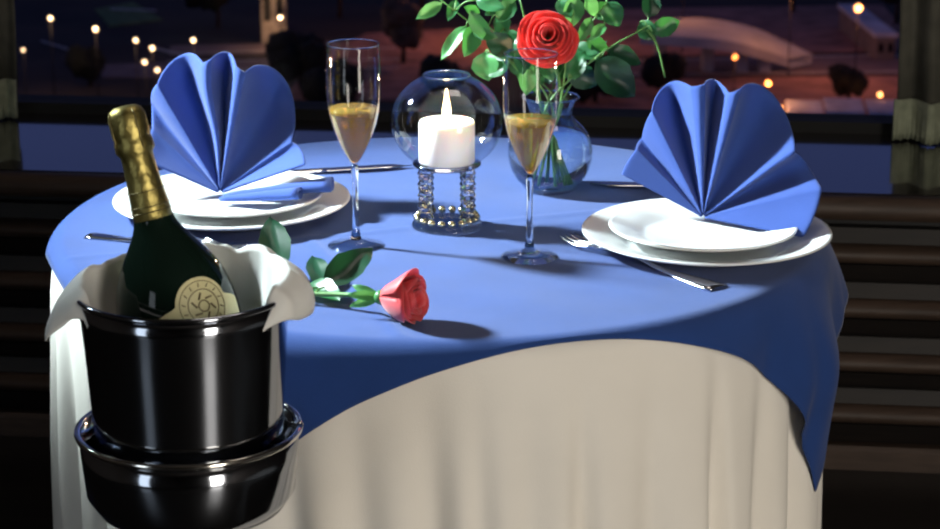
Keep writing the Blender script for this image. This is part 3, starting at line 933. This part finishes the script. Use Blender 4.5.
SPRIGS = [((0.000, 0.150, 0.985), 'leafy green sprig reaching furthest left over the candle globe'),
          ((0.045, 0.160, 0.962), 'leafy sprig between the furthest left sprig and the red rose'),
          ((0.060, 0.170, 0.915), 'low pale sprig leaning out beside the candle globe'),
          ((0.095, 0.170, 0.985), 'leafy sprig rising behind the red rose, just left of its bloom'),
          ((0.165, 0.165, 0.990), 'bright green sprig rising just right of the red bloom'),
          ((0.200, 0.165, 0.978), 'leafy sprig between the red bloom and the outermost right sprig'),
          ((0.250, 0.172, 0.948), 'long sprig arching outermost right with a drooping twig'),
          ((0.196, 0.160, 0.915), 'dark broad-leaved sprig low on the right of the vase'),
          ((0.120, 0.165, 0.915), 'short sprig of small leaves just under the red bloom')]
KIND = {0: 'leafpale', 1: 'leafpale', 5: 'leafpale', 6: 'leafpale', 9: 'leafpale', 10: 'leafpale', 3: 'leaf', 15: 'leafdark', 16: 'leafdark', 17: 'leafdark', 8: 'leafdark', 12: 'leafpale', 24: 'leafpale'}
sp_objs, sp_paths = [], []
for k, (tip, lab) in enumerate(SPRIGS):
    t = thing('leaf_sprig', lab, 'sprig', group='green sprigs in the glass vase')
    path = stem_path(tip, k + 1)
    G = Geo().tube(path, [lerp(0.0020, 0.0009, q / (len(path) - 1)) for q in range(len(path))], 6)
    sp_objs.append((t, G))
    sp_paths.append(path)
rl = random.Random(8)
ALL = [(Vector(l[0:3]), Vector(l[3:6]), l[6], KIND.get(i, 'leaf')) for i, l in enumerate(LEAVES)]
for q in range(20):                                  # the leaves that stand behind and above
    p = sp_paths[q % len(sp_paths)]
    s = p[rl.randrange(8, len(p))]
    d = Vector((rl.uniform(-1, 1), rl.uniform(-0.3, 1), rl.uniform(-0.3, 0.9))).normalized()
    b = s + d * 0.012
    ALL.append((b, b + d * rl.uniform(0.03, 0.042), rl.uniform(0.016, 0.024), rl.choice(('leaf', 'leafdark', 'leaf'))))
for b, tp, w, kd in ALL:
    best = min(((v - b).length, i, j) for i, p in enumerate(sp_paths) for j, v in enumerate(p[7:], 7))
    t, G = sp_objs[best[1]]
    st = sp_paths[best[1]][best[2]]
    mid = (st + b) / 2 + Vector((0, 0, 0.004))
    G.tube(curve_pts([st, mid, b], 5), 0.0008, 5)
    s_ = None
    ax = (tp - b).normalized()
    s_ = ax.cross(Vector((rl.uniform(-0.5, 0.4), -1, rl.uniform(0.0, 0.8))))
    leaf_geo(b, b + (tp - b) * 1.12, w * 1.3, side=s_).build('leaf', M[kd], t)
sp_objs[6][1].tube(curve_pts([(0.250, 0.172, 0.944), (0.262, 0.165, 0.925), (0.271, 0.15, 0.890)], 8), [0.0016] * 5 + [0.0012] * 4, 6)
for t, G in sp_objs:
    G.build('stem', M['stem'], t)

# the rose lying on the cloth
rt = thing('rose', 'coral red rose lying on the blue cloth beside the ice bucket', 'rose')
hd = Vector((-0.051, -0.366, TZ + 0.0225))
FT = Matrix.Translation(hd) @ frame((0.86, -0.42, 0.10))
LAY2 = [(3, 0.16, 1.30, 0.0, 0.10), (4, 0.28, 1.35, 0.0, 0.05), (5, 0.40, 1.40, 0.03, 0.0), (5, 0.50, 1.42, 0.08, -0.05), (5, 0.58, 1.36, 0.16, -0.10)]
bloom(rt, FT, 0.0305, LAY2, 9, M['pinkred'])
rp = curve_pts([FT @ Vector((0, 0, 0.0)), (-0.085, -0.337, TZ + 0.016), (-0.14, -0.312, TZ + 0.010), (-0.20, -0.285, TZ + 0.008)], 14)
Geo().tube(rp, 0.0026, 8).build('stem', M['stem'], rt)
G = Geo()
for k in range(5):
    a = 2 * PI * k / 5 + 0.4
    b0 = FT @ Vector((0, 0, -0.003))
    d = FT.to_3x3() @ Vector((0.32 * math.cos(a), 0.32 * math.sin(a), -0.9 if k in (1, 2, 3) else 0.6))
    q = leaf_geo(b0, b0 + d * 0.036, 0.010)
    G.add(q.v, q.f)
G.ball(FT @ Vector((0, 0, -0.002)), 0.0075, 10, 8)
G.build('sepals', M['leafpale'], rt)
for b, tp, w, kd in (((-0.166, -0.240, 0.762), (-0.1785, -0.175, 0.806), 0.034, 'leafdark'), ((-0.1170, -0.280, 0.758), (-0.131, -0.215, 0.774), 0.025, 'leafdark'),
                     ((-0.1130, -0.292, 0.762), (-0.066, -0.236, 0.788), 0.034, 'leafdark'), ((-0.136, -0.270, 0.758), (-0.096, -0.330, 0.760), 0.030, 'leaf')):
    st = min(rp, key=lambda v: (v - Vector(b)).length)
    o = leaf_geo(b, tp, w, droop=0.06, side=(Vector(tp) - Vector(b)).cross(Vector((0.1, -0.65, 0.75)))).build('leaf', M[kd], rt)
    Geo().tube(curve_pts([st, lerp(st, Vector(b), 0.5) + Vector((0, 0, 0.002)), b], 6), 0.0010, 6).build('leaf_stalk', M['stem'], rt)

# ------------------------------------------------------------------ ice bucket on its stand, with bottle and napkin
BK = Vector((-0.2205, -0.580, 0.0))
RZ = 0.851
st = thing('bucket_stand', 'dark chrome floor stand whose round cup holds the ice bucket', 'stand', BK)
cup = [(0.0005, 0.640), (0.066, 0.640), (0.084, 0.646), (0.0935, 0.660), (0.0965, 0.690), (0.0985, 0.716), (0.1005, 0.716), (0.0985, 0.690), (0.0955, 0.658), (0.086, 0.643), (0.066, 0.635), (0.0005, 0.634)]
Geo().lathe(cup, 72, caps=False).build('cup', M['chrome'], st)
Geo().tube([(0.1010 * math.cos(2 * PI * k / 72), 0.1010 * math.sin(2 * PI * k / 72), 0.7165) for k in range(73)], 0.0032, 10).build('cup_rim', M['rim'], st)
Geo().lathe([(0.0005, 0.634), (0.05, 0.632), (0.022, 0.612), (0.014, 0.58), (0.012, 0.3), (0.014, 0.06), (0.03, 0.03), (0.0005, 0.03)], 32, caps=False).build('stem', M['chrome'], st)
Geo().lathe([(0.0005, 0.0), (0.115, 0.0), (0.118, 0.006), (0.10, 0.015), (0.03, 0.030), (0.0005, 0.031)], 48, caps=False).build('foot', M['chrome'], st)
bk = thing('ice_bucket', 'dark chrome ice bucket holding the champagne bottle', 'ice bucket', BK)
bp = [(0.0005, 0.6412), (0.070, 0.6412), (0.0785, 0.645), (0.0820, 0.66), (0.0860, 0.72), (0.0910, 0.80), (0.0935, 0.83), (0.0965, RZ - 0.004)]
bi = [(0.0945, RZ - 0.004), (0.0915, 0.83), (0.0890, 0.80), (0.0840, 0.72), (0.0800, 0.66), (0.070, 0.6435), (0.0005, 0.6435)]
Geo().lathe(bp + bi, 72, caps=False).build('bucket_body', M['chrome'], bk)
Geo().tube([(0.0958 * math.cos(2 * PI * k / 72), 0.0958 * math.sin(2 * PI * k / 72), RZ - 0.003) for k in range(73)], 0.0026, 10).build('rim', M['chrome'], bk)
# bottle
bb = Vector((BK.x + 0.0270, BK.y - 0.004, 0.676))
bt = Vector((-0.2735, -0.540, 1.0075))
AX = (bt - bb)
BL = AX.length
FB = Matrix.Translation(bb) @ frame(AX, (1, 0, 0))
bo = thing('champagne_bottle', 'dark green champagne bottle with gold foil neck leaning in the ice bucket', 'bottle')
def rev(pr):                                        # distances measured down from the bottle's top
    return [(r, BL - d) for r, d in pr]
gp = rev([(0.0005, 0.096), (0.0172, 0.096), (0.0180, 0.105), (0.0212, 0.114), (0.0290, 0.126), (0.0395, 0.141), (0.0480, 0.156), (0.0530, 0.172), (0.0555, 0.190), (0.0560, 0.208), (0.0560, BL - 0.006), (0.051, BL), (0.0005, BL - 0.006)])
Geo().lathe(gp, 64, FB, caps=False).build('bottle_glass', M['bottle'], bo, sub=1)
fp = rev([(0.0005, 0.0), (0.010, 0.0008), (0.0150, 0.004), (0.0172, 0.010), (0.0174, 0.022), (0.0172, 0.027), (0.0160, 0.030), (0.0176, 0.033), (0.0178, 0.041), (0.0150, 0.045), (0.0146, 0.050), (0.0153, 0.065), (0.0168, 0.085), (0.0182, 0.1035), (0.0176, 0.1042), (0.0165, 0.100)])
foil = Geo().lathe(fp, 48, FB, caps=False).build('foil', M['foil'], bo)
for d, r in ((0.078, 0.0165), (0.092, 0.0176), (0.097, 0.0180)):
    Geo().tube([FB @ Vector((r * math.cos(2 * PI * k / 36), r * math.sin(2 * PI * k / 36), BL - d)) for k in range(37)], 0.0006, 5).build('foil_band', M['foil_dark'], foil)
G = Geo()
for k in range(4):                                   # wire cage under the foil
    a = k * PI / 2 + 0.6
    G.tube([FB @ Vector((q * math.cos(a), q * math.sin(a), BL - d)) for d, q in ((0.004, 0.0152), (0.010, 0.0174), (0.027, 0.0174), (0.040, 0.0180))], 0.0008, 5)
G.build('wire_cage', M['foil_dark'], foil)
# crest-shaped label wrapped on the glass, facing the viewer
def brad(d):
    pr = [(0.0172, 0.096), (0.0180, 0.105), (0.0212, 0.114), (0.0290, 0.126), (0.0395, 0.141), (0.0480, 0.156), (0.0530, 0.172), (0.0555, 0.190), (0.0560, 0.208), (0.0560, 0.9)]
    for (r0, a), (r1, b) in zip(pr, pr[1:]):
        if a <= d <= b:
            return lerp(r0, r1, (d - a) / (b - a))
    return 0.056
inv = FB.to_3x3().inverted()
toc = inv @ (Vector((0.036, -2.5, 1.44)) - bb)
A0 = math.atan2(toc.y, toc.x) + R(25)
def on_bottle(x, d, lift):
    r = brad(d) + lift
    a = A0 + x / max(r, 0.02)
    return FB @ Vector((r * math.cos(a), r * math.sin(a), BL - d))
def lab_w(d, D0=0.160):
    """half width of the label at distance d from the top: a round medallion over spread shoulders"""
    q = d - D0
    w = 0.0
    if 0 <= q <= 0.052:
        w = math.sqrt(max(0, 0.026 ** 2 - (q - 0.026) ** 2))
    if q > 0.015:
        w = max(w, 0.018 + 0.026 * smooth((q - 0.017) / 0.012))
    return w
def lab(i, j):
    d = lerp(0.1602, 0.240, (i / 40) ** 1.3)
    return on_bottle((j / 16 * 2 - 1) * max(0.0008, lab_w(d)), d, 0.0007)
labo = Geo().grid(lab, 41, 17).build('label', M['label'], bo)
labo['label'] = 'pale gold crest-shaped label'
G = Geo()
def ring(rad, cd, th_=0.0005, n=40, cx=0.0):
    G.tube([on_bottle(cx + rad * math.sin(2 * PI * k / n), cd - rad * math.cos(2 * PI * k / n), 0.0011) for k in range(n + 1)], th_, 5)
ring(0.0225, 0.186, 0.0004)
ring(0.0150, 0.186, 0.0005)
ring(0.0050, 0.186, 0.0007)
for k in range(14):                                  # worn, unreadable lettering round the medallion
    a = 2 * PI * k / 14
    p0 = (0.0172 * math.sin(a), 0.186 - 0.0172 * math.cos(a))
    p1 = (0.0205 * math.sin(a + 0.07), 0.186 - 0.0205 * math.cos(a + 0.07))
    G.tube([on_bottle(p0[0], p0[1], 0.0011), on_bottle(p1[0], p1[1], 0.0011)], 0.0006, 5)
for a in (0.5, 1.5, 2.6, 3.7, 4.7, 5.8):
    p0 = (0.007 * math.sin(a), 0.186 - 0.007 * math.cos(a))
    p1 = (0.012 * math.sin(a + 0.5), 0.186 - 0.012 * math.cos(a + 0.5))
    G.tube([on_bottle(p0[0], p0[1], 0.0011), on_bottle(p1[0], p1[1], 0.0011)], 0.0010, 5)
G.build('label_print', M['print'], labo)
# white napkin tucked round the bottle; it stands up behind, folds over the rim at both sides
def cloth(i, j):
    n, m = 150, 24
    a = 2 * PI * i / n                               # 0 = +x (right), pi/2 = away from the viewer
    t = j / (m - 1)
    c, s = math.cos(a), math.sin(a)
    back = max(0.0, s)
    right = max(0.0, math.cos(a - 0.12)) ** 2.0
    left = max(0.0, math.cos(a - PI)) ** 5
    spike = max(0.0, math.cos(a - PI - 0.05)) ** 40
    front = smooth((-s - 0.38) / 0.35)
    wav = 0.5 * math.sin(a * 9 + 0.5) + 0.35 * math.sin(a * 15 + 1.7) + 0.2 * math.sin(a * 27 + 0.4)
    top = RZ + 0.004 + 0.010 * back ** 0.7 + 0.010 * right + 0.004 * left + 0.004 * wav * (0.3 + back)
    top = lerp(top, RZ - 0.034, front)
    rin = 0.071 + 0.003 * wav
    rtop = 0.0865 + 0.002 * max(right, left) + 0.001 * wav
    over = max(0.0, max(right, 0.8 * left, 0.22 * back)) * (1 - front)
    if t < 0.5:
        u = t / 0.5
        r = lerp(rin, rtop, smooth(u))
        z = lerp(0.745, top, u) - 0.006 * (1 - smooth(abs(u - 0.8) / 0.3)) * (0.5 + 0.5 * wav) * (1 - front)
    else:
        u = (t - 0.5) / 0.5
        out = 0.027 * over + 0.018 * spike
        drop = (0.008 * over + 0.030 * left + 0.020 * spike + 0.032 * right) * (1 - front) * u
        r = rtop + out * math.sin(u * PI * (0.60 - 0.1 * spike)) + 0.0015 * wav * u
        z = top + 0.005 * math.sin(PI * u) * over - drop
    return (BK.x + r * c, BK.y + r * s, z)
Geo().grid(cloth, 150, 24, closed=True).build('x', M['linen'])
o = bpy.data.objects['x']
o.name = 'bucket_napkin'
d = o.modifiers.new('solid', 'SOLIDIFY')
d.thickness = 0.0014
tag(o, 'white linen napkin spilling over the rim of the ice bucket', 'napkin')

# every assembled thing gets its origin at its own base
for o in list(COL.objects):
    if o.type == 'EMPTY' and o.parent is None and o.location.length < 1e-6 and o.children:
        pts = [v.co + ch.location for ch in o.children if ch.type == 'MESH' for v in ch.data.vertices]
        lo = Vector([min(p[k] for p in pts) for k in range(3)])
        hi = Vector([max(p[k] for p in pts) for k in range(3)])
        base = Vector(((lo.x + hi.x) / 2, (lo.y + hi.y) / 2, lo.z))
        o.location = base
        for ch in o.children:
            ch.location = ch.location - base
